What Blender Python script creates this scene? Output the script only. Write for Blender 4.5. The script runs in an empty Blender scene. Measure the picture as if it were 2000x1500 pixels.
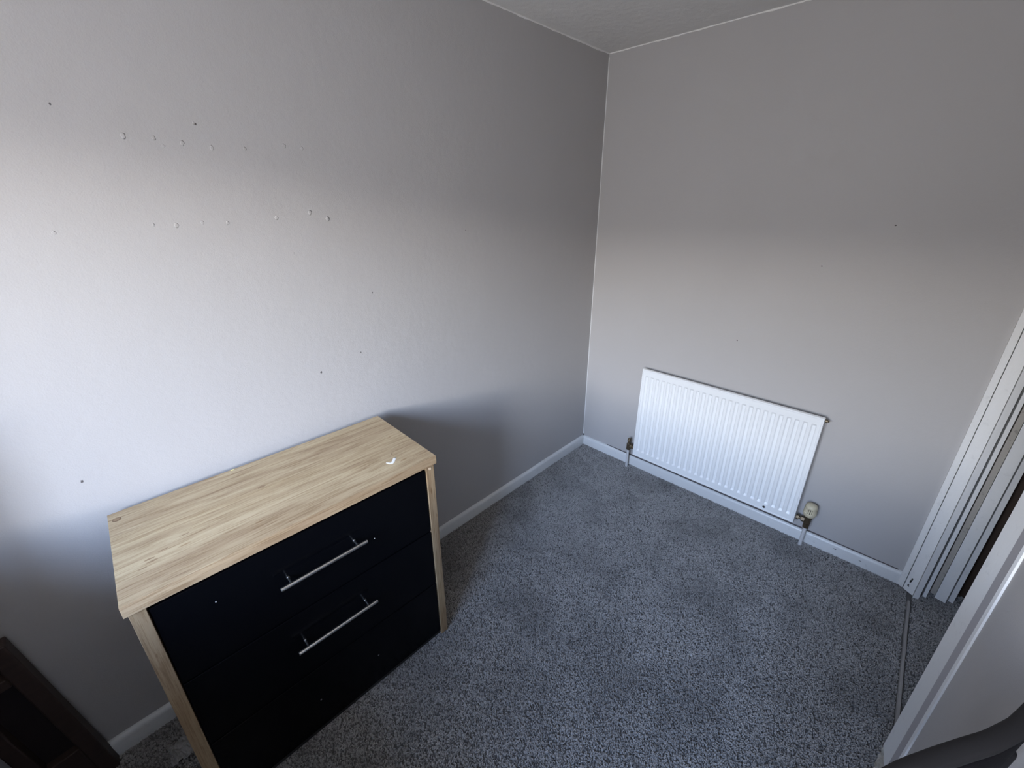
import bpy, bmesh, math, random
from mathutils import Matrix, Vector, noise

S = bpy.context.scene
COL = S.collection
random.seed(7)

# ------------------------------------------------------------------ camera
cam_d = bpy.data.cameras.new('camera')
cam = bpy.data.objects.new('camera', cam_d)
COL.objects.link(cam)
Rm = Matrix(((0.7154419681801291, -0.25507437476646627, 0.6504458882213335),
             (0.6986375348824581, 0.27045254549326175, -0.6623903799796441),
             (-0.006955934150455549, 0.9283277890776034, 0.3716976338455534)))
M4 = Rm.to_4x4()
M4.translation = Vector((1.4594725, -2.2611518, 1.6342636))
cam.matrix_world = M4
cam_d.sensor_fit = 'HORIZONTAL'
cam_d.sensor_width = 36.0
cam_d.lens = 814.86 / 2000 * 36.0
cam_d.shift_x = 0.0039
cam_d.shift_y = -0.01497
cam_d.clip_start = 0.02
S.camera = cam

# ------------------------------------------------------------------ view
vs = S.view_settings
vs.view_transform = 'Standard'
vs.look = 'None'
vs.exposure = 0.0
vs.gamma = 1.0
vs.use_curve_mapping = False
S.cycles.max_bounces = 10
S.cycles.diffuse_bounces = 7
S.cycles.glossy_bounces = 4
S.cycles.transparent_max_bounces = 8
S.cycles.sample_clamp_indirect = 4.0

# ------------------------------------------------------------------ sky: overcast-bright near the horizon, blue above
W = bpy.data.worlds.new('sky')
S.world = W
W.use_nodes = True
wn = W.node_tree
wn.nodes.clear()
out = wn.nodes.new('ShaderNodeOutputWorld')
bg = wn.nodes.new('ShaderNodeBackground')
tc = wn.nodes.new('ShaderNodeTexCoord')
sp = wn.nodes.new('ShaderNodeSeparateXYZ')
rp = wn.nodes.new('ShaderNodeValToRGB')
mr = wn.nodes.new('ShaderNodeMapRange')
wn.links.new(tc.outputs['Generated'], sp.inputs[0])
wn.links.new(sp.outputs['Z'], mr.inputs['Value'])
mr.inputs['From Min'].default_value = -1
mr.inputs['From Max'].default_value = 1
wn.links.new(mr.outputs[0], rp.inputs[0])
# hazy glow around the low sun, off to the right of the window
sun = Vector((0.64, -0.75, 0.21)).normalized()
vn = wn.nodes.new('ShaderNodeVectorMath')
vn.operation = 'NORMALIZE'
wn.links.new(tc.outputs['Generated'], vn.inputs[0])
dt = wn.nodes.new('ShaderNodeVectorMath')
dt.operation = 'DOT_PRODUCT'
dt.inputs[1].default_value = sun
wn.links.new(vn.outputs[0], dt.inputs[0])
def wm(op, a, b):
    x = wn.nodes.new('ShaderNodeMath')
    x.operation = op
    for i, v in enumerate((a, b)):
        if isinstance(v, (int, float)):
            x.inputs[i].default_value = v
        else:
            wn.links.new(v, x.inputs[i])
    return x.outputs[0]
gl = wm('POWER', wm('MAXIMUM', dt.outputs['Value'], 0.0), 7.0)
gl = wm('ADD', wm('MULTIPLY', gl, 1.0), 0.90)
sc_ = wn.nodes.new('ShaderNodeVectorMath')
sc_.operation = 'SCALE'
wn.links.new(rp.outputs[0], sc_.inputs[0])
wn.links.new(gl, sc_.inputs['Scale'])
wn.links.new(sc_.outputs[0], bg.inputs[0])
wn.links.new(bg.outputs[0], out.inputs[0])
bg.inputs[1].default_value = 67.0
e = rp.color_ramp.elements
e[0].position = 0.0
e[0].color = (0.22, 0.215, 0.21, 1)
e[1].position = 1.0
e[1].color = (0.13, 0.25, 0.52, 1)
for p_, c_ in ((0.570, (0.205, 0.198, 0.195, 1)), (0.583, (1.0, 0.95, 0.91, 1)),
               (0.62, (0.72, 0.79, 0.90, 1)), (0.70, (0.34, 0.46, 0.70, 1))):
    k = rp.color_ramp.elements.new(p_)
    k.color = c_

# window opening in the wall behind the camera
WX0, WX1, WZ0, WZ1, WY = 0.72, 1.71, 0.98, 2.13, -3.40
ld = bpy.data.lights.new('window_portal', 'AREA')
ld.shape = 'RECTANGLE'
ld.size = WX1 - WX0
ld.size_y = WZ1 - WZ0
ld.cycles.is_portal = True
lo = bpy.data.objects.new('window_portal', ld)
COL.objects.link(lo)
lo.location = ((WX0 + WX1) / 2, WY - 0.26, (WZ0 + WZ1) / 2)
lo.rotation_euler = (math.radians(90), 0, 0)


# ================================================================== helpers
def srgb(r, g, b):
    f = lambda c: (c / 255 / 12.92) if c / 255 <= 0.04045 else ((c / 255 + 0.055) / 1.055) ** 2.4
    return (f(r), f(g), f(b), 1)


class Mat:
    def __init__(s, name, col, rough=0.5, metal=0.0, spec=0.5):
        s.m = bpy.data.materials.new(name)
        s.m.use_nodes = True
        s.t = s.m.node_tree
        s.b = s.t.nodes['Principled BSDF']
        s.b.inputs['Base Color'].default_value = col
        s.b.inputs['Roughness'].default_value = rough
        s.b.inputs['Metallic'].default_value = metal
        s.b.inputs['Specular IOR Level'].default_value = spec

    def n(s, kind, **kw):
        x = s.t.nodes.new(kind)
        for a, v in kw.items():
            setattr(x, a, v)
        return x

    def l(s, a, b):
        s.t.links.new(a, b)

    def coords(s, scale=(1, 1, 1)):
        t = s.n('ShaderNodeTexCoord')
        mp = s.n('ShaderNodeMapping')
        mp.inputs['Scale'].default_value = scale
        s.l(t.outputs['Object'], mp.inputs[0])
        return mp.outputs[0]

    def noise(s, co, scale, detail=4, rough=0.5, dist=0.0):
        x = s.n('ShaderNodeTexNoise')
        x.inputs['Scale'].default_value = scale
        x.inputs['Detail'].default_value = detail
        x.inputs['Roughness'].default_value = rough
        x.inputs['Distortion'].default_value = dist
        s.l(co, x.inputs['Vector'])
        return x.outputs[0]

    def ramp(s, fac, stops):
        x = s.n('ShaderNodeValToRGB')
        el = x.color_ramp.elements
        el[0].position, el[0].color = stops[0]
        el[1].position, el[1].color = stops[-1]
        for p, c in stops[1:-1]:
            k = el.new(p)
            k.color = c
        s.l(fac, x.inputs[0])
        return x.outputs[0]

    def mix(s, fac, a, b, mode='MIX'):
        x = s.n('ShaderNodeMix', data_type='RGBA', blend_type=mode)
        for i, v in ((0, fac), (6, a), (7, b)):
            if isinstance(v, (int, float, tuple)):
                x.inputs[i].default_value = v
            else:
                s.l(v, x.inputs[i])
        return x.outputs[2]

    def bump(s, h, strength, dist, prev=None):
        x = s.n('ShaderNodeBump')
        x.inputs['Strength'].default_value = strength
        x.inputs['Distance'].default_value = dist
        s.l(h, x.inputs['Height'])
        if prev is not None:
            s.l(prev, x.inputs['Normal'])
        s.l(x.outputs[0], s.b.inputs['Normal'])
        return x.outputs[0]

    def base(s, o):
        s.l(o, s.b.inputs['Base Color'])


def box_to(bm, lo, hi):
    r = bmesh.ops.create_cube(bm, size=1)
    c = [(a + b) / 2 for a, b in zip(lo, hi)]
    d = [abs(b - a) for a, b in zip(lo, hi)]
    for v in r['verts']:
        v.co = Vector([v.co[i] * d[i] + c[i] for i in range(3)])
    return r['verts']


def link(name, bm, mat, parent=None, smooth=False, bevel=0.0, seg=2, kind=None, label=None):
    me = bpy.data.meshes.new(name)
    if bevel > 0:
        bmesh.ops.bevel(bm, geom=[e_ for e_ in bm.edges if e_.is_manifold and e_.calc_face_angle(0) > 0.5],
                        offset=bevel, segments=seg, profile=0.5, affect='EDGES')
    bmesh.ops.recalc_face_normals(bm, faces=bm.faces[:])
    bm.to_mesh(me)
    bm.free()
    for m_ in (mat if isinstance(mat, (list, tuple)) else [mat]):
        me.materials.append(m_.m)
    if smooth:
        for p in me.polygons:
            p.use_smooth = True
    o = bpy.data.objects.new(name, me)
    COL.objects.link(o)
    if parent:
        o.parent = parent
    if kind:
        o['kind'] = kind
    if label:
        o['label'] = label
    return o


def box(name, lo, hi, mat, parent=None, bevel=0.0, **k):
    bm = bmesh.new()
    box_to(bm, lo, hi)
    return link(name, bm, mat, parent, bevel=bevel, **k)


def empty(name, loc, label=None, cat=None, rz=0.0, kind=None):
    o = bpy.data.objects.new(name, None)
    o.empty_display_size = 0.1
    COL.objects.link(o)
    o.location = loc
    o.rotation_euler = (0, 0, rz)
    if label:
        o['label'] = label
    if cat:
        o['category'] = cat
    if kind:
        o['kind'] = kind
    return o


def frame_for(d):
    d = d.normalized()
    up = Vector((0, 0, 1)) if abs(d.z) < 0.9 else Vector((1, 0, 0))
    a = d.cross(up).normalized()
    return a, a.cross(d).normalized()


def tube(bm, pts, radii, seg=20, cap=True):
    pts = [Vector(p) for p in pts]
    if isinstance(radii, (int, float)):
        radii = [radii] * len(pts)
    rings = []
    for i, p in enumerate(pts):
        if 0 < i < len(pts) - 1:
            d = (pts[i + 1] - pts[i - 1])
            if d.length < 1e-9:
                d = pts[i + 1] - pts[0]
        elif i == 0:
            j = 1
            while (pts[j] - p).length < 1e-9:
                j += 1
            d = pts[j] - p
        else:
            j = i - 1
            while (p - pts[j]).length < 1e-9:
                j -= 1
            d = p - pts[j]
        a, b = frame_for(d)
        rings.append([bm.verts.new(p + radii[i] * (math.cos(t) * a + math.sin(t) * b))
                      for t in [2 * math.pi * k / seg for k in range(seg)]])
    for r0, r1 in zip(rings, rings[1:]):
        for k in range(seg):
            bm.faces.new((r0[k], r0[(k + 1) % seg], r1[(k + 1) % seg], r1[k]))
    if cap:
        bm.faces.new(rings[0][::-1])
        bm.faces.new(rings[-1])


def prism(bm, poly, z0, z1):
    a = [bm.verts.new((x, y, z0)) for x, y in poly]
    b = [bm.verts.new((x, y, z1)) for x, y in poly]
    n = len(poly)
    for i in range(n):
        bm.faces.new((a[i], a[(i + 1) % n], b[(i + 1) % n], b[i]))
    bm.faces.new(a[::-1])
    bm.faces.new(b)


def auto_smooth(o, ang=35):
    for p in o.data.polygons:
        p.use_smooth = True
    try:
        o.data.set_sharp_from_angle(angle=math.radians(ang))
    except Exception:
        pass


# ================================================================== materials
def wall_paint(name, col, amt=1.0):
    m = Mat(name, col, 0.62, spec=0.35)
    co = m.coords()
    big = m.noise(co, 2.2, 3)
    m.base(m.mix(big, tuple(c * 0.965 for c in col[:3]) + (1,), tuple(min(1, c * 1.03) for c in col[:3]) + (1,)))
    fine = m.noise(co, 260, 5, 0.6)
    b1 = m.bump(fine, 0.30 * amt, 0.0016)
    mid = m.noise(co, 38, 3, 0.5)
    b2 = m.bump(mid, 0.16 * amt, 0.004, b1)
    sp_ = m.noise(co, 9, 2, 0.4, 0.6)
    m.bump(sp_, 0.10 * amt, 0.012, b2)
    return m


M_WALL = wall_paint('wall_paint', (0.425, 0.412, 0.408, 1))
M_CEIL = wall_paint('ceiling_paint', (0.80, 0.79, 0.77, 1), 3.2)


def gloss_paint(name, col, scale=30, wear=0.0):
    m = Mat(name, col, 0.34, spec=0.5)
    co = m.coords()
    if wear:
        n1 = m.noise(co, scale, 6, 0.65)
        m.base(m.ramp(n1, [(0.0, col), (0.60, col), (0.66, tuple(c * (1 - wear) for c in col[:3]) + (1,)), (1.0, col)]))
    m.bump(m.noise(co, 55, 3), 0.25, 0.002)
    return m


M_WHITE = gloss_paint('white_gloss_paint', (0.66, 0.67, 0.67, 1), 30, 0.10)
M_WHITE2 = gloss_paint('white_gloss_frame', (0.80, 0.80, 0.79, 1), 30, 0.08)
M_BEIGE = gloss_paint('aged_cream_paint', (0.42, 0.39, 0.35, 1), 40, 0.35)
M_RAD = Mat('radiator_enamel', (0.80, 0.82, 0.83, 1), 0.25, spec=0.5)
M_DARKGAP = Mat('dark_matt', (0.03, 0.026, 0.022, 1), 0.9)  # near-black, for the subfloor and the backing behind the door boards
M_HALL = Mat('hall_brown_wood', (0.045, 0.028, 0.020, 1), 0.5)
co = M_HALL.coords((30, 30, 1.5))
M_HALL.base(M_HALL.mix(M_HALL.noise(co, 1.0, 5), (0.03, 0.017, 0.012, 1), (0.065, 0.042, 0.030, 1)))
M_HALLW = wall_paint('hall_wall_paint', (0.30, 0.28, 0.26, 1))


def oak(name, axis, tint=(1, 1, 1, 1)):
    m = Mat(name, (0.5, 0.42, 0.3, 1), 0.5, spec=0.3)
    sc = [48, 48, 48]
    sc[axis] = 3.2
    co = m.coords(tuple(sc))
    sc2 = [210, 210, 210]
    sc2[axis] = 9
    co2 = m.coords(tuple(sc2))
    sc3 = [7, 7, 7]
    sc3[axis] = 1.1
    co3 = m.coords(tuple(sc3))
    g1 = m.noise(co, 1.0, 6, 0.6, 1.2)
    c1 = m.ramp(g1, [(0.28, srgb(146, 124, 98)), (0.42, srgb(168, 148, 118)), (0.58, srgb(181, 163, 132)),
                     (0.78, srgb(190, 173, 143))])
    g2 = m.noise(co2, 1.0, 4, 0.7)
    c2 = m.ramp(g2, [(0.38, (0.62, 0.55, 0.47, 1)), (0.52, (1, 1, 1, 1)), (1.0, (1, 1, 1, 1))])
    g3 = m.noise(co3, 1.0, 2, 0.5, 1.0)
    c3 = m.ramp(g3, [(0.30, (0.86, 0.82, 0.80, 1)), (0.55, (1, 1, 1, 1)), (0.9, (1.0, 0.98, 0.92, 1))])
    x = m.mix(0.75, c1, c2, 'MULTIPLY')
    x = m.mix(1.0, x, c3, 'MULTIPLY')
    # sparse dark flecks
    scf = [60, 60, 60]
    scf[axis] = 14
    cf = m.coords(tuple(scf))
    f = m.noise(cf, 1.0, 1, 0.4)
    fl = m.ramp(f, [(0.0, (0.60, 0.48, 0.38, 1)), (0.20, (0.60, 0.48, 0.38, 1)), (0.27, (1, 1, 1, 1)), (1.0, (1, 1, 1, 1))])
    x = m.mix(0.8, x, fl, 'MULTIPLY')
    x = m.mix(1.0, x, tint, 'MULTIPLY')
    m.base(x)
    m.bump(g2, 0.12, 0.0008)
    return m


M_OAK_Y = oak('light_oak_laminate', 1)
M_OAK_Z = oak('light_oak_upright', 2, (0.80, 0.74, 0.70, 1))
M_OAK_E = oak('light_oak_edging', 1, (0.92, 0.86, 0.84, 1))
M_KNOT = Mat('knot_brown', srgb(138, 115, 88), 0.6)
M_STAIN = Mat('white_paint_spot', (0.80, 0.80, 0.78, 1), 0.5)
M_CAM = Mat('cam_cap', srgb(214, 190, 160), 0.4)
M_BLACK = Mat('black_drawer_front', (0.0018, 0.0019, 0.0028, 1), 0.20, spec=0.16)
cb = M_BLACK.coords()
M_BLACK.bump(M_BLACK.noise(cb, 300, 2), 0.05, 0.0005)
M_DARKIN = Mat('carcass_inside', (0.02, 0.018, 0.016, 1), 0.8)
M_STEEL = Mat('brushed_steel', (0.78, 0.77, 0.74, 1), 0.28, metal=1.0)
M_BRASS = Mat('tarnished_brass', (0.13, 0.10, 0.065, 1), 0.45, metal=0.7)
M_BRASS.bump(M_BRASS.noise(M_BRASS.coords(), 180, 4), 0.5, 0.002)
M_CREAM = Mat('yellowed_plastic', (0.62, 0.56, 0.40, 1), 0.4)
co = M_CREAM.coords()
M_CREAM.base(M_CREAM.mix(M_CREAM.noise(co, 60, 5), (0.50, 0.43, 0.28, 1), (0.68, 0.63, 0.48, 1)))
M_PIPE = gloss_paint('painted_pipe', (0.60, 0.60, 0.60, 1), 80, 0.25)
M_LEATHER = Mat('black_leather', (0.005, 0.004, 0.005, 1), 0.7, spec=0.15)
M_LEATHER.bump(M_LEATHER.noise(M_LEATHER.coords(), 350, 3), 0.25, 0.001)
M_TRIMG = Mat('charcoal_piping', (0.022, 0.020, 0.020, 1), 0.8, spec=0.2)
M_DWOOD = Mat('dark_brown_wood', (0.04, 0.022, 0.016, 1), 0.55)
co = M_DWOOD.coords((8, 3, 8))
M_DWOOD.base(M_DWOOD.mix(M_DWOOD.noise(co, 6.0, 5, 0.6), (0.022, 0.014, 0.012, 1), (0.060, 0.036, 0.029, 1)))
M_DPANEL = Mat('dark_panel', (0.016, 0.009, 0.010, 1), 0.6)
M_PLASTER = Mat('bare_plaster', (0.46, 0.43, 0.38, 1), 0.9)
co = M_PLASTER.coords()
nz = M_PLASTER.noise(co, 45, 6, 0.7)
M_PLASTER.base(M_PLASTER.ramp(nz, [(0.30, (0.20, 0.18, 0.16, 1)), (0.45, (0.45, 0.42, 0.36, 1)), (0.8, (0.60, 0.58, 0.53, 1))]))
M_PLASTER.bump(nz, 0.9, 0.008)

# ================================================================== the room
H = 2.35
XR = 1.747
YB = -3.40     # inner face of the window wall
DY0, DY1 = -0.028, -0.922   # door opening along the right wall
DH = 2.02

box('floor', (-0.1, YB - 0.3, -0.12), (3.0, 1.2, -0.012), M_DARKGAP, kind='structure')
box('ceiling', (-0.1, YB - 0.3, H), (3.0, 1.2, H + 0.1), M_CEIL, kind='structure')
wl = box('wall_left', (-0.12, YB - 0.3, -0.013), (0, 0.12, H), M_WALL, kind='structure')
box('wall_back', (0, 0, -0.013), (XR + 0.012, 0.12, H), M_WALL, kind='structure')
bm = bmesh.new()
box_to(bm, (XR + 0.010, YB, -0.013), (XR + 0.10, DY1 - 0.02, H))
box_to(bm, (XR, DY1 - 0.02, DH + 0.03), (XR + 0.10, 0.0, H))
link('wall_right', bm, M_WALL, kind='structure')
bm = bmesh.new()
y0, y1 = YB - 0.30, YB
box_to(bm, (0, y0, 0), (WX0, y1, H))
box_to(bm, (WX1, y0, 0), (3.0, y1, H))
box_to(bm, (WX0, y0, 0), (WX1, y1, WZ0))
box_to(bm, (WX0, y0, WZ1), (WX1, y1, H))
link('wall_front', bm, M_WALL, kind='structure')

# ragged ceiling-colour paint edge and old filler along the top of the two walls
def ragged(name, along, length, parent):
    bm = bmesh.new()
    n = 180
    prev = None
    for i in range(n + 1):
        t = length * i / n
        h = 0.0035 + 0.006 * max(0, noise.noise(Vector((t * 7, along * 3.1, 0.3)))) + 0.004 * abs(noise.noise(Vector((t * 31, along, 2))))
        th = 0.002 + 0.003 * abs(noise.noise(Vector((t * 19, 5, along))))
        if along:
            q = [(0.0, -t, H), (th, -t, H), (th * 0.6, -t, H - h), (0.0, -t, H - h)]
        else:
            q = [(t, 0.0, H), (t, -th, H), (t, -th * 0.6, H - h), (t, 0.0, H - h)]
        cur = [bm.verts.new(p) for p in q]
        if prev:
            for k in range(3):
                bm.faces.new((prev[k], prev[k + 1], cur[k + 1], cur[k]))
        prev = cur
    return link(name, bm, M_CEIL, None, kind='structure')


ragged('trim_1', 1, 2.9, None)
ragged('trim_2', 0, 1.74, None)

# thin caulk bead up the corner
bm = bmesh.new()
n = 60
prev = None
for i in range(n + 1):
    z = 0.05 + (H - 0.07) * i / n
    r = 0.0035 + 0.002 * noise.noise(Vector((z * 9, 0, 0)))
    cur = [bm.verts.new(p) for p in ((0, -r, z), (r * 0.5, -r * 0.5, z), (r, 0, z))]
    if prev:
        for k in range(2):
            bm.faces.new((prev[k], prev[k + 1], cur[k + 1], cur[k]))
    prev = cur
link('trim_3', bm, M_WHITE, kind='structure', smooth=True)


# small dents and filler blobs in the paint: little relief pieces belonging to the walls
def blob(name, at, size, normal_axis, mat, parent, sy=1.0, seedv=0):
    bm = bmesh.new()
    bmesh.ops.create_icosphere(bm, subdivisions=2, radius=1)
    rnd = random.Random(seedv)
    off = Vector((rnd.random() * 9, rnd.random() * 9, rnd.random() * 9))
    for v in bm.verts:
        k = 1 + 0.55 * noise.noise(v.co * 1.3 + off)
        c = v.co * k
        if normal_axis == 0:
            v.co = Vector((at[0] + c.x * size * 0.10, at[1] + c.y * size, at[2] + c.z * size * sy))
        else:
            v.co = Vector((at[0] + c.x * size, at[1] + c.y * size * 0.16, at[2] + c.z * size * sy))
    return link(name, bm, mat, parent, smooth=True)


pts = [(-2.092, 1.788, 9), (-2.033, 1.788, 7), (-2.018, 1.772, 6), (-1.977, 1.781, 8), (-1.912, 1.776, 8), (-1.831, 1.779, 7),
       (-1.723, 1.793, 8), (-1.671, 1.79, 7), (-1.94, 1.831, 5), (-2.086, 1.584, 5), (-2.037, 1.582, 9), (-1.978, 1.586, 7),
       (-1.917, 1.584, 8), (-1.784, 1.594, 8), (-1.681, 1.606, 10), (-1.626, 1.586, 11), (-1.755, 1.485, 5), (-2.271, 1.574, 6)]
for i, (y, z, s) in enumerate(pts):
    blob('filler_spot', (0, y, z), s * 0.0006, 0, M_WALL, wl, 1.3, i)
M_NICK = Mat('nick_grey', (0.10, 0.09, 0.09, 1), 0.8)
for i, (y, z) in enumerate([(-2.399, 0.95), (-1.738, 1.067), (-1.579, 1.102), (-1.936, 1.828), (-1.5, 1.32), (-1.03, 1.52), (-2.2, 1.84)]):
    blob('nick', (0, y, z), 0.0032 if i < 2 else 0.002, 0, M_NICK, wl, 1.4, 40 + i)
wb = bpy.data.objects['wall_back']
for i, (x, z) in enumerate([(1.144, 1.366), (1.342, 1.539), (0.876, 0.97)]):
    blob('nick', (x, 0, z), 0.0028, 1, M_NICK, wb, 1.0, 60 + i)

# ------------------------------------------------------------------ skirting boards
def skirting(name, a, b, nrm, h=0.062, t=0.016, kind='structure'):
    a = Vector((a[0], a[1], 0))
    b = Vector((b[0], b[1], 0))
    nn = Vector((nrm[0], nrm[1], 0))
    prof = [(0, -0.010), (t, -0.010), (t, h - 0.016), (t - 0.002, h - 0.009), (t - 0.006, h - 0.003), (t - 0.011, h), (0, h)]
    n = max(2, int((b - a).length / 0.02))
    bm = bmesh.new()
    prev = None
    for i in range(n + 1):
        p = a.lerp(b, i / n)
        w = 0.0012 * noise.noise(Vector((p.x * 6, p.y * 6, 1.7)))
        cur = [bm.verts.new(p + nn * (u + (w if u > 0 else 0)) + Vector((0, 0, z + w))) for u, z in prof]
        if prev:
            for k in range(len(prof)):
                bm.faces.new((prev[k], prev[(k + 1) % len(prof)], cur[(k + 1) % len(prof)], cur[k]))
        else:
            bm.faces.new(cur)
        prev = cur
    bm.faces.new(prev[::-1])
    o = link(name, bm, M_WHITE, kind=kind)
    auto_smooth(o, 40)
    return o


skirting('baseboard_left', (0, 0), (0, YB), (1, 0))
sb = skirting('baseboard_back', (0.012, 0), (XR - 0.002, 0), (0, -1))
skirting('baseboard_right', (XR + 0.010, -1.09), (XR + 0.010, YB), (-1, 0))
# grubby gap along the top of the back skirting where the paint has pulled away
bm = bmesh.new()
prev = None
for i in range(101):
    x = 0.20 + 1.53 * i / 100
    w = 0.0015 + 0.003 * max(0.0, noise.noise(Vector((x * 11, 3, 0)))) + (0.0015 if 0.35 < x < 1.45 else 0)
    cur = [bm.verts.new((x, -0.0035 - w, 0.0622 + 0.0012 * noise.noise(Vector((x * 6, 0, 1.7))))), bm.verts.new((x, -0.0006, 0.0625 + w * 1.6))]
    if prev:
        bm.faces.new((prev[0], cur[0], cur[1], prev[1]))
    prev = cur
link('paint_gap', bm, M_NICK, sb, label='grubby dark gap on top of the skirting')
for i, (x, z, sz) in enumerate(((1.50, 0.035, .006), (1.60, 0.030, .005), (1.42, 0.02, .003))):
    blob('chip', (x, -0.0165, z), sz, 1, M_NICK, sb, 0.35, 80 + i)
blob('chip', (0.006, -0.006, 0.066), 0.006, 1, M_NICK, sb, 1.2, 90)

# ------------------------------------------------------------------ door opening at the right
d1 = empty('door_1', (XR, DY0, 0), kind='structure')
d1.location = (0, 0, 0)


def board(name, poly, z1=DH, mat=None, z0=0.0, bevel=0.0015, label=None):
    bm = bmesh.new()
    prism(bm, poly, z0, z1)
    return link(name, bm, mat or M_WHITE2, d1, bevel=bevel, seg=1, label=label)


# far side, stepping away from the room (plan positions)
far = [
    ('architrave', [(1.7425, -0.018), (1.760, -0.031), (1.764, 0.03), (1.745, 0.03)], M_WHITE2),
    ('architrave', [(1.7625, -0.032), (1.7955, -0.055), (1.80, 0.03), (1.764, 0.03)], M_WHITE2),
    ('door_lining', [(1.7965, -0.068), (1.8150, -0.062), (1.820, 0.03), (1.800, 0.03)], M_WHITE2),
    ('door_stop', [(1.8270, -0.028), (1.8385, -0.029), (1.842, 0.04), (1.827, 0.04)], M_WHITE2),
    ('door_lining', [(1.8480, 0.006), (1.8640, 0.002), (1.868, 0.06), (1.848, 0.06)], M_BEIGE),
    ('outer_lining', [(1.8655, -0.001), (1.8990, -0.008), (1.905, 0.06), (1.869, 0.06)], M_WHITE2),
    ('outer_architrave', [(1.9080, 0.016), (1.9235, 0.014), (1.926, 0.09), (1.908, 0.09)], M_WHITE2),
]
for nm, poly, mt in far:
    board(nm, poly, DH, mt, z0=0.0 if mt is not M_BEIGE else 0.012)
# dark backing that shows in the grooves
board('backing', [(1.80, 0.025), (1.93, 0.065), (1.93, 0.11), (1.76, 0.11)], DH, M_DARKGAP, bevel=0)
# paint flaked off low on the architrave
for i, (dx, z, s) in enumerate(((0.0, 0.060, .007), (0.003, 0.072, .006), (-0.004, 0.052, .005), (-0.008, 0.034, .005), (-0.012, 0.030, .004), (-0.003, 0.028, .003))):
    t = 0.42 + dx * 10
    bx = 1.7625 + (1.7955 - 1.7625) * t
    by = -0.032 + (-0.055 + 0.032) * t
    blob('paint_chip', (bx, by - 0.0005, z), s * 0.7, 1, M_DARKIN, d1, 1.2, 100 + i)
# near side: architrave on the room face of the wall
y = DY1
board('door_lining', [(XR + 0.011, y), (XR + 0.10, y), (XR + 0.10, y - 0.018), (XR + 0.011, y - 0.018)], z0=0.0)
o = board('architrave', [(XR - 0.003, y - 0.006), (XR + 0.014, y - 0.001), (XR + 0.014, y - 0.085), (XR + 0.006, y - 0.085)], z0=0.085, bevel=0.003)
board('architrave', [(XR + 0.005, y - 0.0855), (XR + 0.014, y - 0.0855), (XR + 0.014, y - 0.135), (XR + 0.005, y - 0.135)], mat=Mat('lilac_grey_strip', (0.40, 0.385, 0.40, 1), 0.6), bevel=0.001,
      label='strip of grey wall paint along the outer architrave')
board('paint_bead', [(XR + 0.004, y - 0.1355), (XR + 0.014, y - 0.1355), (XR + 0.014, y - 0.146), (XR + 0.006, y - 0.147)], bevel=0.001)
# battered foot of that architrave, paint knocked off to plaster
bm = bmesh.new()
bmesh.ops.create_grid(bm, x_segments=1, y_segments=1, size=1)
bmesh.ops.delete(bm, geom=bm.verts[:], context='VERTS')
N1, N2 = 14, 10
grid = []
for i in range(N1 + 1):
    row = []
    for j in range(N2 + 1):
        yy = y - 0.006 - 0.079 * i / N1
        zz = 0.090 * j / N2
        d = 0.003 - 0.009 * i / N1 + 0.005 * noise.noise(Vector((yy * 60, zz * 60, 2))) + 0.004 * noise.noise(Vector((yy * 150, zz * 150, 5)))
        if i in (0, N1) or j == N2:
            d = 0.001 - 0.009 * i / N1
        row.append(bm.verts.new((XR - d, yy, zz)))
    grid.append(row)
for i in range(N1):
    for j in range(N2):
        bm.faces.new((grid[i][j], grid[i + 1][j], grid[i + 1][j + 1], grid[i][j + 1]))
edge = [e_ for e_ in bm.edges if e_.is_boundary]
r = bmesh.ops.extrude_edge_only(bm, edges=edge)
for v in [g for g in r['geom'] if isinstance(g, bmesh.types.BMVert)]:
    v.co.x = XR + 0.013
link('architrave_foot', bm, M_PLASTER, d1, label='battered foot of the near architrave, paint knocked off')
# head of the opening
board('door_head', [(XR - 0.014, 0.02), (XR + 0.13, 0.02), (XR + 0.13, -1.0), (XR - 0.014, -1.0)], z0=DH, z1=DH + 0.06)

# hallway beyond
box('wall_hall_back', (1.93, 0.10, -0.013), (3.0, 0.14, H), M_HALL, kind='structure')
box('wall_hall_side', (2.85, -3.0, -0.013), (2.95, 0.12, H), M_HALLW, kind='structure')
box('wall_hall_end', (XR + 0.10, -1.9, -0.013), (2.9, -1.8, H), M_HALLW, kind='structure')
# carpet threshold bar
bm = bmesh.new()
prev = None
for i in range(41):
    yy = -0.10 - 0.82 * i / 40
    x0 = 1.787 + 0.0015 * noise.noise(Vector((yy * 9, 0, 0)))
    cur = [bm.verts.new(p) for p in ((x0 - 0.006, yy, -0.009), (x0 - 0.004, yy, 0.0005), (x0 + 0.004, yy, 0.0005), (x0 + 0.006, yy, -0.009))]
    if prev:
        for k in range(3):
            bm.faces.new((prev[k], prev[k + 1], cur[k + 1], cur[k]))
    prev = cur
link('trim_4', bm, Mat('dull_threshold', (0.33, 0.32, 0.31, 1), 0.6), kind='structure')

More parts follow.
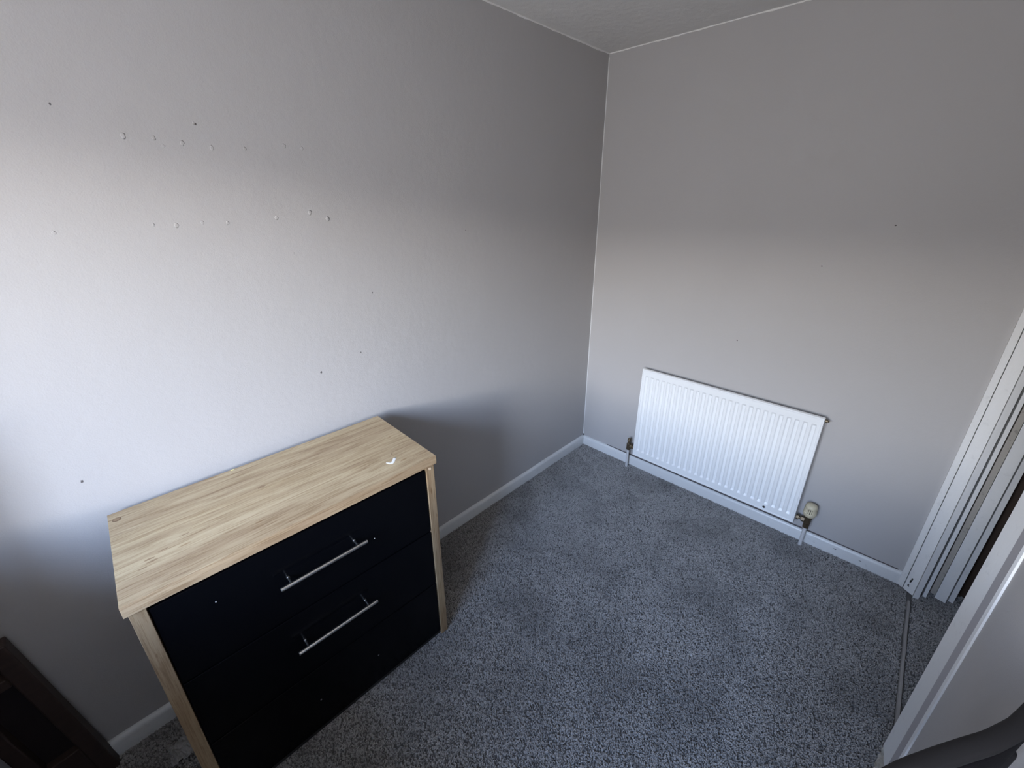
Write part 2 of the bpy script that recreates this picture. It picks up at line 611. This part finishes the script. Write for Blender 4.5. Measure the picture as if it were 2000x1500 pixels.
# ------------------------------------------------------------------ window behind the camera
w1 = empty('window_1', (0, 0, 0), kind='structure')
FY0, FY1 = YB - 0.22, YB - 0.15
bm = bmesh.new()
for lo_, hi_ in (((WX0, FY0, WZ0), (WX0 + 0.05, FY1, WZ1)), ((WX1 - 0.05, FY0, WZ0), (WX1, FY1, WZ1)),
                 ((WX0, FY0, WZ0), (WX1, FY1, WZ0 + 0.05)), ((WX0, FY0, WZ1 - 0.05), (WX1, FY1, WZ1)),
                 (((WX0 + WX1) / 2 - 0.03, FY0, WZ0), ((WX0 + WX1) / 2 + 0.03, FY1, WZ1))):
    box_to(bm, lo_, hi_)
link('window_frame', bm, M_WHITE2, w1)
M_GLASS = Mat('window_glass', (1, 1, 1, 1), 0.0)
tb = M_GLASS.n('ShaderNodeBsdfTransparent')
gb = M_GLASS.n('ShaderNodeBsdfGlossy')
gb.inputs['Roughness'].default_value = 0.02
mx = M_GLASS.n('ShaderNodeMixShader')
mx.inputs[0].default_value = 0.06
M_GLASS.l(tb.outputs[0], mx.inputs[1])
M_GLASS.l(gb.outputs[0], mx.inputs[2])
M_GLASS.l(mx.outputs[0], M_GLASS.t.nodes['Material Output'].inputs[0])
for x0, x1 in ((WX0 + 0.05, (WX0 + WX1) / 2 - 0.03), ((WX0 + WX1) / 2 + 0.03, WX1 - 0.05)):
    box('pane', (x0, FY0 + 0.03, WZ0 + 0.05), (x1, FY0 + 0.034, WZ1 - 0.05), M_GLASS, w1)
box('window_sill', (WX0 - 0.03, FY1, WZ0 - 0.0), (WX1 + 0.03, YB + 0.03, WZ0 + 0.02), M_WHITE2, w1, bevel=0.004)

# ------------------------------------------------------------------ carpet: a backing sheet and real tufts
bm = bmesh.new()
for (x0, y0, x1, y1) in ((0.0, YB, XR + 0.04, 0.0), (XR + 0.04, -1.8, 2.85, 0.10)):
    vsx = [bm.verts.new(p) for p in ((x0, y0, -0.0085), (x1, y0, -0.0085), (x1, y1, -0.0085), (x0, y1, -0.0085))]
    bm.faces.new(vsx)
M_BACK = Mat('carpet_backing', (0.14, 0.138, 0.136, 1), 0.95, spec=0.1)
cs = link('carpet', bm, M_BACK)
cs['label'] = 'grey twist-pile carpet covering the whole floor'
cs['category'] = 'carpet'

M_TUFT = Mat('carpet_tuft', (0.15, 0.15, 0.16, 1), 0.9, spec=0.15)
at = M_TUFT.n('ShaderNodeAttribute', attribute_name='tone', attribute_type='INSTANCER')
M_TUFT.base(M_TUFT.ramp(at.outputs['Fac'], [(0.0, (0.115, 0.112, 0.112, 1)), (0.25, (0.20, 0.196, 0.194, 1)),
                                            (0.55, (0.29, 0.284, 0.278, 1)), (1.0, (0.45, 0.44, 0.43, 1))]))

bm = bmesh.new()
for (x0, y0, x1, y1) in ((0.0, -3.0, XR + 0.03, -0.003), (XR + 0.05, -1.2, 2.3, 0.09)):
    bm.faces.new([bm.verts.new(p) for p in ((x0, y0, -0.008), (x1, y0, -0.008), (x1, y1, -0.008), (x0, y1, -0.008))])
pile = link('carpet_pile', bm, M_TUFT, cs, kind='stuff')
ng = bpy.data.node_groups.new('carpet_tufts', 'GeometryNodeTree')
ng.interface.new_socket('Geometry', in_out='INPUT', socket_type='NodeSocketGeometry')
ng.interface.new_socket('Geometry', in_out='OUTPUT', socket_type='NodeSocketGeometry')
N = ng.nodes
L = ng.links
gi, go = N.new('NodeGroupInput'), N.new('NodeGroupOutput')
dp = N.new('GeometryNodeDistributePointsOnFaces')
dp.inputs['Density'].default_value = 100000
L.new(gi.outputs[0], dp.inputs['Mesh'])
rv = N.new('FunctionNodeRandomValue')
rv.data_type = 'FLOAT'
rv.inputs[2].default_value = 0.0
rv.inputs[3].default_value = 1.0
pos = N.new('GeometryNodeInputPosition')
# slow patches: shading of trodden, leaning pile put into the tuft colour
nt = N.new('ShaderNodeTexNoise')
nt.inputs['Scale'].default_value = 3.6
nt.inputs['Detail'].default_value = 5
nt.inputs['Roughness'].default_value = 0.62
L.new(pos.outputs[0], nt.inputs['Vector'])
mrp = N.new('ShaderNodeMapRange')
mrp.inputs['From Min'].default_value = 0.36
mrp.inputs['From Max'].default_value = 0.56
mrp.inputs['To Min'].default_value = 0.0
mrp.inputs['To Max'].default_value = 1.0
L.new(nt.outputs[0], mrp.inputs['Value'])
tone = N.new('ShaderNodeMath')
tone.operation = 'MULTIPLY_ADD'
m2 = N.new('ShaderNodeMapRange')
m2.inputs['To Min'].default_value = 0.62
m2.inputs['To Max'].default_value = 1.0
L.new(mrp.outputs[0], m2.inputs['Value'])
L.new(rv.outputs[1], tone.inputs[0])
L.new(m2.outputs[0], tone.inputs[1])
tone.inputs[2].default_value = 0.0
st = N.new('GeometryNodeStoreNamedAttribute')
st.data_type = 'FLOAT'
st.domain = 'POINT'
st.inputs['Name'].default_value = 'tone'
L.new(dp.outputs['Points'], st.inputs['Geometry'])
L.new(tone.outputs[0], st.inputs['Value'])
cone = N.new('GeometryNodeMeshCone')
cone.inputs['Vertices'].default_value = 5
cone.inputs['Radius Top'].default_value = 0.0013
cone.inputs['Radius Bottom'].default_value = 0.0019
cone.inputs['Depth'].default_value = 0.0060
sm = N.new('GeometryNodeSetMaterial')
sm.inputs['Material'].default_value = M_TUFT.m
L.new(cone.outputs['Mesh'], sm.inputs['Geometry'])
rr = N.new('FunctionNodeRandomValue')
rr.data_type = 'FLOAT_VECTOR'
rr.inputs[0].default_value = (-0.6, -0.6, 0)
rr.inputs[1].default_value = (0.6, 0.6, 6.28)
rs = N.new('FunctionNodeRandomValue')
rs.data_type = 'FLOAT'
rs.inputs[2].default_value = 0.7
rs.inputs[3].default_value = 1.35
ip = N.new('GeometryNodeInstanceOnPoints')
L.new(st.outputs[0], ip.inputs['Points'])
L.new(sm.outputs[0], ip.inputs['Instance'])
L.new(rr.outputs[0], ip.inputs['Rotation'])
L.new(rs.outputs[1], ip.inputs['Scale'])
L.new(ip.outputs[0], go.inputs[0])
md = pile.modifiers.new('tufts', 'NODES')
md.node_group = ng

# ================================================================== chest of drawers
CY1, CH = -1.570, 0.841
CL, CD = 0.811, 0.400
chest = empty('chest_of_drawers', (0.046, CY1, 0),
              'light oak chest of drawers with glossy black drawer fronts against the left wall', 'chest of drawers', rz=-0.0218)
T = 0.030
OF = 0.010
# top: slab plus a separate front edge lip
box('top', (0.0, -CL, CH - T), (CD - 0.0040, 0.0, CH), M_OAK_Y, chest, bevel=0.0004)
box('front_edging', (CD - 0.0028, -CL, CH - T), (CD, 0.0, CH - 0.0006), M_OAK_E, chest, bevel=0.0005)
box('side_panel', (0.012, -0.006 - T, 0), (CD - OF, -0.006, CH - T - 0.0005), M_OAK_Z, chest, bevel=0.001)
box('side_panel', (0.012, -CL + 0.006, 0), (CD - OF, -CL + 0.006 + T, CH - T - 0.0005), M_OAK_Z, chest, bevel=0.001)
box('back_panel', (0.014, -CL + 0.04, 0.03), (0.020, -0.04, CH - T), M_DARKIN, chest)
YI0, YI1 = -CL + 0.006 + T + 0.0015, -0.006 - T - 0.0015   # inside faces
FX = CD - OF - 0.004    # plane of the drawer fronts
for z in (0.281, 0.532):
    box('rail', (0.05, YI0, z - 0.0075), (FX - 0.0175, YI1, z + 0.0075), M_OAK_Y if z > 0.5 else M_DARKIN, chest)
    bm = bmesh.new()
    box_to(bm, (FX - 0.016, YI1 - 0.0008, z - 0.004), (FX + 0.001, YI1 + 0.0014, z + 0.004))
    link('rail_end', bm, M_OAK_Z, chest)
box('rail', (0.05, YI0, CH - T - 0.020), (FX - 0.022, YI1, CH - T - 0.0005), M_DARKIN, chest)
box('plinth', (FX - 0.02, YI0, 0.0), (FX - 0.006, YI1, 0.020), M_DARKIN, chest)
fronts = [(0.535, 0.793), (0.2835, 0.5300), (0.020, 0.2785)]


def handle(parent, zc):
    h = empty('handle', (0, 0, 0))
    h.parent = parent
    return h


for i, (za, zb) in enumerate(fronts):
    bm = bmesh.new()
    box_to(bm, (FX - 0.016, YI0 + 0.001, za), (FX, YI1 - 0.001, zb))
    d = link('drawer', bm, M_BLACK, chest, bevel=0.0012)
    if i < 2:
        zc = (0.676, 0.424)[i]
        hy0, hy1 = CY1 - (-2.100), CY1 - (-1.850)
        ya, yb = -(hy0 + 0.0), -(hy1 + 0.0)
        bm = bmesh.new()
        yl, yr = -0.528, -0.281
        bx = FX + 0.033
        tube(bm, [(bx, yl, zc), (bx, yl + 0.0008, zc), (bx, yr - 0.0008, zc), (bx, yr, zc)], [0.0048, 0.0056, 0.0056, 0.0048], 20)
        for yp in (yl + 0.028, yr - 0.028):
            tube(bm, [(FX, yp, zc), (FX + 0.004, yp, zc), (FX + 0.004, yp, zc), (bx, yp, zc)], [0.0042, 0.0042, 0.0030, 0.0030], 14)
        o = link('handle', bm, M_STEEL, d, label='brushed steel bar handle')
        auto_smooth(o, 40)
    else:
        # empty screw holes where the missing handle sat
        for yp in (-0.500, -0.297):
            bm = bmesh.new()
            tube(bm, [(FX - 0.001, yp, 0.141), (FX + 0.0006, yp, 0.141)], 0.0028, 12)
            link('screw_hole', bm, Mat('hole_grey', (0.12, 0.12, 0.12, 1), 0.6), d)
# specks of dust on the fronts are real flecks
for (yy, zz) in ((-0.245, 0.640), (-0.66, 0.72)):
    bm = bmesh.new()
    bmesh.ops.create_icosphere(bm, subdivisions=1, radius=0.0016, matrix=Matrix.Translation((FX + 0.0008, yy, zz)))
    link('speck', bm, M_STAIN, chest)
# knot plug ring, white paint spot, small dent marks on top
def flat_ring(name, c, r0, r1, mat, z, ang=0, ex=1.0):
    bm = bmesh.new()
    seg = 28
    a, b = [], []
    for k in range(seg):
        t = 2 * math.pi * k / seg
        for r_, lst in ((r1, a), (r0, b)):
            p = Vector((math.cos(t) * r_, math.sin(t) * r_ * ex, 0))
            lst.append(bm.verts.new((c[0] + p.x, c[1] + p.y, z)))
    for k in range(seg):
        bm.faces.new((a[k], a[(k + 1) % seg], b[(k + 1) % seg], b[k]))
    return link(name, bm, mat, chest)


def flat_disc(name, c, rx, ry, mat, z, wob=0.0, sd=0.0):
    bm = bmesh.new()
    vsx = []
    for k in range(28):
        t = 2 * math.pi * k / 28
        kx = 1 + wob * noise.noise(Vector((math.cos(t) * 1.5 + sd, math.sin(t) * 1.5, sd)))
        vsx.append(bm.verts.new((c[0] + rx * kx * math.cos(t), c[1] + ry * kx * math.sin(t), z)))
    bm.faces.new(vsx)
    r_ = bmesh.ops.extrude_face_region(bm, geom=bm.faces[:])
    for v in [g for g in r_['geom'] if isinstance(g, bmesh.types.BMVert)]:
        v.co.z += 0.0005
    return link(name, bm, mat, chest)


M_RING = Mat('ring_brown', srgb(112, 90, 68), 0.6)
flat_disc('cam_cover', (0.040, -0.793, 0), 0.0095, 0.0095, M_RING, CH)
flat_disc('cam_cover', (0.040, -0.793, 0), 0.0070, 0.0070, M_KNOT, CH + 0.0002)
# white tick-shaped paint spot near the front right corner
bm = bmesh.new()
tube(bm, [(0.318, -0.140, CH), (0.330, -0.133, CH), (0.333, -0.128, CH), (0.327, -0.118, CH), (0.316, -0.108, CH), (0.311, -0.103, CH)],
     [0.002, 0.0048, 0.0056, 0.0052, 0.0050, 0.0028], 12)
for v in bm.verts:
    v.co.z = CH + (v.co.z - CH) * 0.12
link('paint_spot', bm, M_STAIN, chest, smooth=True, label='white tick-shaped paint spot on the top')
flat_disc('paint_spot', (0.004, -0.510, 0), 0.004, 0.0055, Mat('yellow_speck', (0.75, 0.66, 0.30, 1), 0.5), CH)
flat_disc('knot', (0.285, -0.10, 0), 0.0022, 0.0022, M_RING, CH, 0.3)
for (x, y_, rx, ry, s_) in ((0.275, -0.748, 0.0026, 0.009, 1), (0.287, -0.742, 0.0028, 0.011, 2), (0.262, -0.718, 0.0022, 0.010, 3),
                            (0.30, -0.762, 0.0022, 0.007, 4), (0.237, -0.672, 0.0018, 0.009, 5), (0.165, -0.470, 0.006, 0.010, 6)):
    flat_disc('knot', (x, y_, 0), rx, ry, M_KNOT, CH - 0.00032, 0.5, s_)
bm = bmesh.new()
tube(bm, [(CD - OF - 0.0005, -0.022, CH - T - 0.016), (CD - OF + 0.0012, -0.022, CH - T - 0.016)], 0.0052, 16)
link('cam_cover', bm, M_CAM, chest)

# ================================================================== radiator
RX0, RX1, RZ0, RZ1, RY = 0.4248, 1.3174, 0.116, 0.712, -0.070
rad = empty('radiator', (RX0, 0, 0), 'white fluted panel radiator mounted low on the back wall', 'radiator')
rad.location = (0, 0, 0)
bm = bmesh.new()
NG = 26
mx0, mx1 = RX0 + 0.016, RX1 - 0.016
pitch = (mx1 - mx0) / NG
xs = [(RX0, 0), (RX0 + 0.002, -1), (RX0 + 0.009, -1), (RX0 + 0.010, 0)]
flute = []
for k in range(NG):
    a = mx0 + k * pitch + pitch * 0.18
    flute += [(a, 0), (a + pitch * 0.13, 1), (a + pitch * 0.50, 1), (a + pitch * 0.64, 0)]
cols = [(x, 'e' if f == -1 else f) for x, f in xs] + flute + [(RX1 - 0.010, 0), (RX1 - 0.009, 'e'), (RX1 - 0.002, 'e'), (RX1, 0)]
rows = [RZ0, RZ0 + 0.002, RZ0 + 0.008, RZ0 + 0.0095, RZ0 + 0.040, RZ0 + 0.050, RZ1 - 0.050, RZ1 - 0.040, RZ1 - 0.0095, RZ1 - 0.008, RZ1 - 0.002, RZ1]
G = []
for i, (x, f) in enumerate(cols):
    c = []
    for j, z in enumerate(rows):
        yv = RY
        if i in (0, len(cols) - 1) or j in (0, len(rows) - 1):
            yv = RY + 0.004
        elif f == 'e' or j in (1, 2, len(rows) - 2, len(rows) - 3):
            yv = RY - 0.0025
        elif f == 1 and 5 <= j <= 6:
            yv = RY + 0.0075
        c.append(bm.verts.new((x, yv, z)))
    G.append(c)
for i in range(len(cols) - 1):
    for j in range(len(rows) - 1):
        bm.faces.new((G[i][j], G[i + 1][j], G[i + 1][j + 1], G[i][j + 1]))
edge = [e_ for e_ in bm.edges if e_.is_boundary]
r = bmesh.ops.extrude_edge_only(bm, edges=edge)
ev = [g for g in r['geom'] if isinstance(g, bmesh.types.BMVert)]
for v in ev:
    v.co.y = RY + 0.016
bmesh.ops.contextual_create(bm, geom=[e_ for e_ in bm.edges if e_.is_boundary])
o = link('panel', bm, M_RAD, rad)
md_ = o.modifiers.new('soften', 'BEVEL')
md_.width = 0.0016
md_.segments = 2
md_.limit_method = 'ANGLE'
md_.angle_limit = math.radians(14)
auto_smooth(o, 50)
# brackets holding it off the wall
for x in (RX0 + 0.14, RX1 - 0.14):
    box('bracket', (x - 0.015, RY + 0.0165, RZ0 + 0.05), (x + 0.015, -0.0005, RZ1 - 0.06), Mat('galvanised', (0.35, 0.35, 0.35, 1), 0.5, 0.6), rad)
# little dark clip hole low on the seventh flute from the right
bm = bmesh.new()
fx = RX0 + 0.016 + pitch * 22.5
xc, zc = 1.181, 0.142
tube(bm, [(xc, RY + 0.001, zc), (xc, RY - 0.0035, zc)], [0.010, 0.008], 16)
link('clip', bm, M_RAD, rad, smooth=False)
bm = bmesh.new()
tube(bm, [(xc, RY - 0.0035, zc - 0.001), (xc, RY - 0.0045, zc - 0.001)], [0.0062, 0.0062], 14)
link('clip_hole', bm, M_DARKIN, rad)
# bleed valve, top right
bm = bmesh.new()
tube(bm, [(RX1 - 0.002, RY + 0.020, RZ1 - 0.018), (RX1 + 0.010, RY + 0.020, RZ1 - 0.018)], 0.0075, 8)
tube(bm, [(RX1 + 0.010, RY + 0.020, RZ1 - 0.018), (RX1 + 0.016, RY + 0.020, RZ1 - 0.018)], 0.004, 4)
link('bleed_valve', bm, M_BRASS, rad)


def valve_tail(bm, x_rad, x_v, y_, z):
    s = 1 if x_v > x_rad else -1
    tube(bm, [(x_rad + s * 0.001, y_, z), (x_v, y_, z)], 0.0075, 14)
    tube(bm, [(x_rad + s * 0.004, y_, z), (x_rad + s * 0.014, y_, z)], 0.013, 6)
    tube(bm, [(x_v - s * 0.026, y_, z), (x_v - s * 0.012, y_, z)], 0.014, 6)


# left lockshield valve
vy = -0.050
vx = RX0 - 0.042
v1 = empty('radiator_valve', (vx, vy, 0), 'small tarnished lockshield valve on the left end of the radiator', 'valve')
bm = bmesh.new()
vz = 0.158
valve_tail(bm, 0.042, 0.0, 0, vz)
tube(bm, [(0, 0, vz - 0.030), (0, 0, vz - 0.030), (0, 0, vz - 0.012)], [0.0135, 0.0135, 0.0135], 6)
tube(bm, [(0, 0, vz - 0.016), (0, 0, vz - 0.012), (0, 0, vz + 0.014), (0, 0, vz + 0.018)], [0.009, 0.0135, 0.0135, 0.010], 16)
o = link('valve_body', bm, M_BRASS, v1)
auto_smooth(o, 30)
bm = bmesh.new()
tube(bm, [(0, 0, vz + 0.018), (0, 0, vz + 0.030), (0, 0, vz + 0.034), (0, 0, vz + 0.050), (0, 0, vz + 0.056)], [0.0085, 0.0085, 0.0115, 0.0075, 0.003], 10)
link('spindle_cap', bm, M_BRASS, v1)
bm = bmesh.new()
tube(bm, [(0, 0, -0.003), (0, 0, vz - 0.029)], 0.0078, 16)
o = link('pipe', bm, M_PIPE, v1, smooth=True, label='white-painted copper tail pipe')
auto_smooth(o, 40)

# right thermostatic valve
vx2 = RX1 + 0.050
v2 = empty('thermostatic_valve', (vx2, vy, 0), 'yellowed cream thermostatic valve head at the right end of the radiator', 'valve')
bm = bmesh.new()
vz = 0.150
valve_tail(bm, -0.050, 0.0, 0, vz)
tube(bm, [(0, 0, vz - 0.040), (0, 0, vz - 0.018)], 0.0145, 6)
tube(bm, [(0, 0, vz - 0.022), (0, 0, vz - 0.014), (0, 0, vz + 0.012), (0, 0, vz + 0.020), (0, 0, vz + 0.034)], [0.009, 0.0145, 0.0145, 0.017, 0.017], 16)
o = link('valve_body', bm, M_BRASS, v2)
auto_smooth(o, 30)
# head: barrel with slots
z0 = vz + 0.030
bm = bmesh.new()
SEG = 40
prof = [(0.0, 0.020), (0.002, 0.0225), (0.010, 0.0262), (0.018, 0.0275), (0.022, 0.0275), (0.050, 0.0258), (0.058, 0.0248), (0.065, 0.0225), (0.069, 0.0150), (0.070, 0.0)]
rings = []
for (h, rad_) in prof[:-1]:
    ring = []
    for k in range(SEG):
        t = 2 * math.pi * k / SEG
        rr_ = rad_
        ring.append(bm.verts.new((rr_ * math.cos(t), rr_ * math.sin(t), z0 + h)))
    rings.append(ring)
slots = []
for i in range(len(rings) - 1):
    for k in range(SEG):
        f = bm.faces.new((rings[i][k], rings[i][(k + 1) % SEG], rings[i + 1][(k + 1) % SEG], rings[i + 1][k]))
        f.smooth = True
        if i == 4 and k % 2 == 0:
            slots.append(f)
top = bm.verts.new((0, 0, z0 + 0.070))
for k in range(SEG):
    bm.faces.new((rings[-1][k], rings[-1][(k + 1) % SEG], top)).smooth = True
bm.faces.new(rings[0][::-1])
ret = bmesh.ops.extrude_discrete_faces(bm, faces=slots)
for f in ret['faces']:
    c = f.calc_center_median()
    for v in f.verts:
        v.co.x *= 0.80
        v.co.y *= 0.80
    f.material_index = 1
me = bpy.data.meshes.new('valve_head')
bm.to_mesh(me)
bm.free()
me.materials.append(M_CREAM.m)
me.materials.append(M_DARKIN.m)
o = bpy.data.objects.new('valve_head', me)
COL.objects.link(o)
o.parent = v2
o['label'] = 'slotted cream valve head'
bm = bmesh.new()
tube(bm, [(0, 0, -0.003), (0, 0, 0.112)], 0.0082, 16)
o = link('pipe', bm, M_PIPE, v2, label='white-painted copper tail pipe')
auto_smooth(o, 40)

# ================================================================== dark wooden headboard, bottom left
hb = empty('wooden_headboard', (-0.012, -2.580, -0.006), 'dark brown wooden framed headboard standing against the left wall beyond the chest', 'headboard')
hb.rotation_euler = (0.098, 0, 0)
box('post', (0.020, -0.036, 0.0), (0.062, 0.0, 0.615), M_DWOOD, hb, bevel=0.004)
box('post', (0.020, -0.138, 0.0), (0.062, -0.105, 0.615), M_DWOOD, hb, bevel=0.004)
box('top_rail', (0.024, -0.105, 0.575), (0.058, -0.036, 0.607), M_DWOOD, hb, bevel=0.003)
box('middle_rail', (0.024, -0.105, 0.492), (0.066, -0.036, 0.522), M_DWOOD, hb, bevel=0.003)
box('bottom_rail', (0.024, -0.165, 0.01), (0.058, -0.036, 0.16), M_DWOOD, hb, bevel=0.003)
box('panel', (0.028, -0.105, 0.16), (0.034, -0.036, 0.492), M_DPANEL, hb)
box('panel', (0.028, -0.105, 0.522), (0.034, -0.036, 0.575), M_DPANEL, hb)

# ================================================================== added dark unit by the window, there to shade the lower left
cb_ = empty('shade_cabinet', (0.0, -2.765, 0), 'added dark brown unit, almost wholly out of view, shading the lower left corner', 'shade_cabinet')
bm = bmesh.new()
box_to(bm, (0.004, -0.60, 0.03), (0.262, -0.020, 1.225))  # tall part, added to shade the left wall beside it
link('tall_shade_carcass', bm, M_DWOOD, cb_, bevel=0.002)
box('top', (0.002, -0.605, 1.226), (0.275, 0.0, 1.250), M_DWOOD, cb_, bevel=0.003)
box('plinth', (0.010, -0.59, -0.002), (1.25, -0.045, 0.029), M_DPANEL, cb_)
box('low_shade_carcass', (0.264, -0.60, 0.03), (1.27, -0.020, 0.925), M_DWOOD, cb_, bevel=0.002)  # low part under the window, added to shade floor and drawers
box('worktop', (0.277, -0.605, 0.926), (1.28, 0.005, 0.950), M_DWOOD, cb_, bevel=0.003)
for x0 in (0.275, 0.772):
    d = box('door', (x0, -0.0195, 0.040), (x0 + 0.485, -0.002, 0.915), M_DWOOD, cb_, bevel=0.002)
    bm = bmesh.new()
    xh = x0 + (0.45 if x0 < 0.5 else 0.035)
    tube(bm, [(xh, -0.002, 0.60), (xh, 0.010, 0.60), (xh, 0.020, 0.60)], [0.006, 0.006, 0.013], 16)
    link('knob', bm, M_STEEL, d)

# crumpled scrap of plastic on the carpet beside the chest
bm = bmesh.new()
bmesh.ops.create_grid(bm, x_segments=14, y_segments=14, size=0.5)
for v in bm.verts:
    c = v.co.copy()
    v.co = Vector((c.x * 0.075, c.y * 0.060, 0.012 + 0.010 * noise.noise(c * 5.1) + 0.006 * noise.noise(c * 13)))
    v.co.x += 0.012 * noise.noise(c * 3 + Vector((4, 0, 0)))
M_SCRAP = Mat('clear_scrap', (0.30, 0.30, 0.30, 1), 0.3)
o = link('plastic_scrap', bm, M_SCRAP)
o.location = (0.15, -2.435, 0.003)
sd_ = o.modifiers.new('thick', 'SOLIDIFY')
sd_.thickness = 0.0006
o['label'] = 'small crumpled scrap of pale plastic on the carpet beside the chest'
o['category'] = 'scrap'

# ================================================================== folded black padded chair, bottom right
ch = empty('folding_chair', (1.65, -1.62, 0), 'black padded chair with ribbed curved back folded in front of the right wall', 'chair')
arc = [(1.490, -1.960), (1.528, -1.845), (1.574, -1.747), (1.604, -1.692), (1.636, -1.642), (1.660, -1.606), (1.682, -1.574), (1.708, -1.528), (1.722, -1.495), (1.736, -1.460)]
O = Vector((1.65, -1.62, 0))


def arc_pts(z, inset, arch=0.0, shift=(0, 0)):
    n_ = 28
    res = []
    m_ = len(arc) - 1
    for i in range(n_ + 1):
        t = inset + (1 - 2 * inset) * i / n_
        f = t * m_
        k = min(m_ - 1, int(f))
        u = f - k
        x = arc[k][0] * (1 - u) + arc[k + 1][0] * u
        y_ = arc[k][1] * (1 - u) + arc[k + 1][1] * u
        zz = z + arch * (1 - (2 * t - 1) ** 2)
        res.append(Vector((x + shift[0], y_ + shift[1], zz)) - O)
    return res


def slat(bm, P, hz, th, nseg=12):
    # padded slat of rounded section: height hz, thickness th
    rings = []
    for i, p in enumerate(P):
        a = P[max(0, i - 1)]
        b = P[min(len(P) - 1, i + 1)]
        d = (b - a)
        d.z = 0
        d.normalize()
        nn = Vector((d.y, -d.x, 0))
        k_ = 0.5 if i in (0, len(P) - 1) else 1.0
        ring = []
        for q in range(nseg):
            t = 2 * math.pi * q / nseg
            cx, cz = math.cos(t), math.sin(t)
            cx = math.copysign(abs(cx) ** 0.6, cx)
            cz = math.copysign(abs(cz) ** 0.6, cz)
            ring.append(bm.verts.new(p + nn * cx * th * 0.5 * k_ + Vector((0, 0, cz * hz * 0.5 * k_))))
        rings.append(ring)
    for r0, r1 in zip(rings, rings[1:]):
        for q in range(nseg):
            bm.faces.new((r0[q], r0[(q + 1) % nseg], r1[(q + 1) % nseg], r1[q]))
    bm.faces.new(rings[0][::-1])
    bm.faces.new(rings[-1])


for i in range(5):
    z = 0.962 - i * 0.100
    if i == 2:
        arc = arc + [(1.740, -1.400)]
    bm = bmesh.new()
    slat(bm, arc_pts(z, 0.0, 0.0, (0.002, -0.006)), 0.022, 0.022)
    link('piping', bm, M_TRIMG, ch, smooth=True)
    bm = bmesh.new()
    slat(bm, arc_pts(z - 0.052, 0.0, 0.0, (0.002, -0.002)), 0.072, 0.020)
    link('back_pad', bm, M_LEATHER, ch, smooth=True)
for t_ in (0, 6):
    x, y_ = arc[t_]
    bm = bmesh.new()
    p = Vector((x, y_, 0)) - O
    tube(bm, [(p.x, p.y - 0.006, 0.0), (p.x, p.y - 0.006, 0.900)], 0.010, 14)
    link('leg', bm, M_TRIMG, ch, smooth=True)
bm = bmesh.new()
slat(bm, arc_pts(0.25, 0.03), 0.26, 0.03)
link('seat', bm, M_LEATHER, ch, smooth=True)
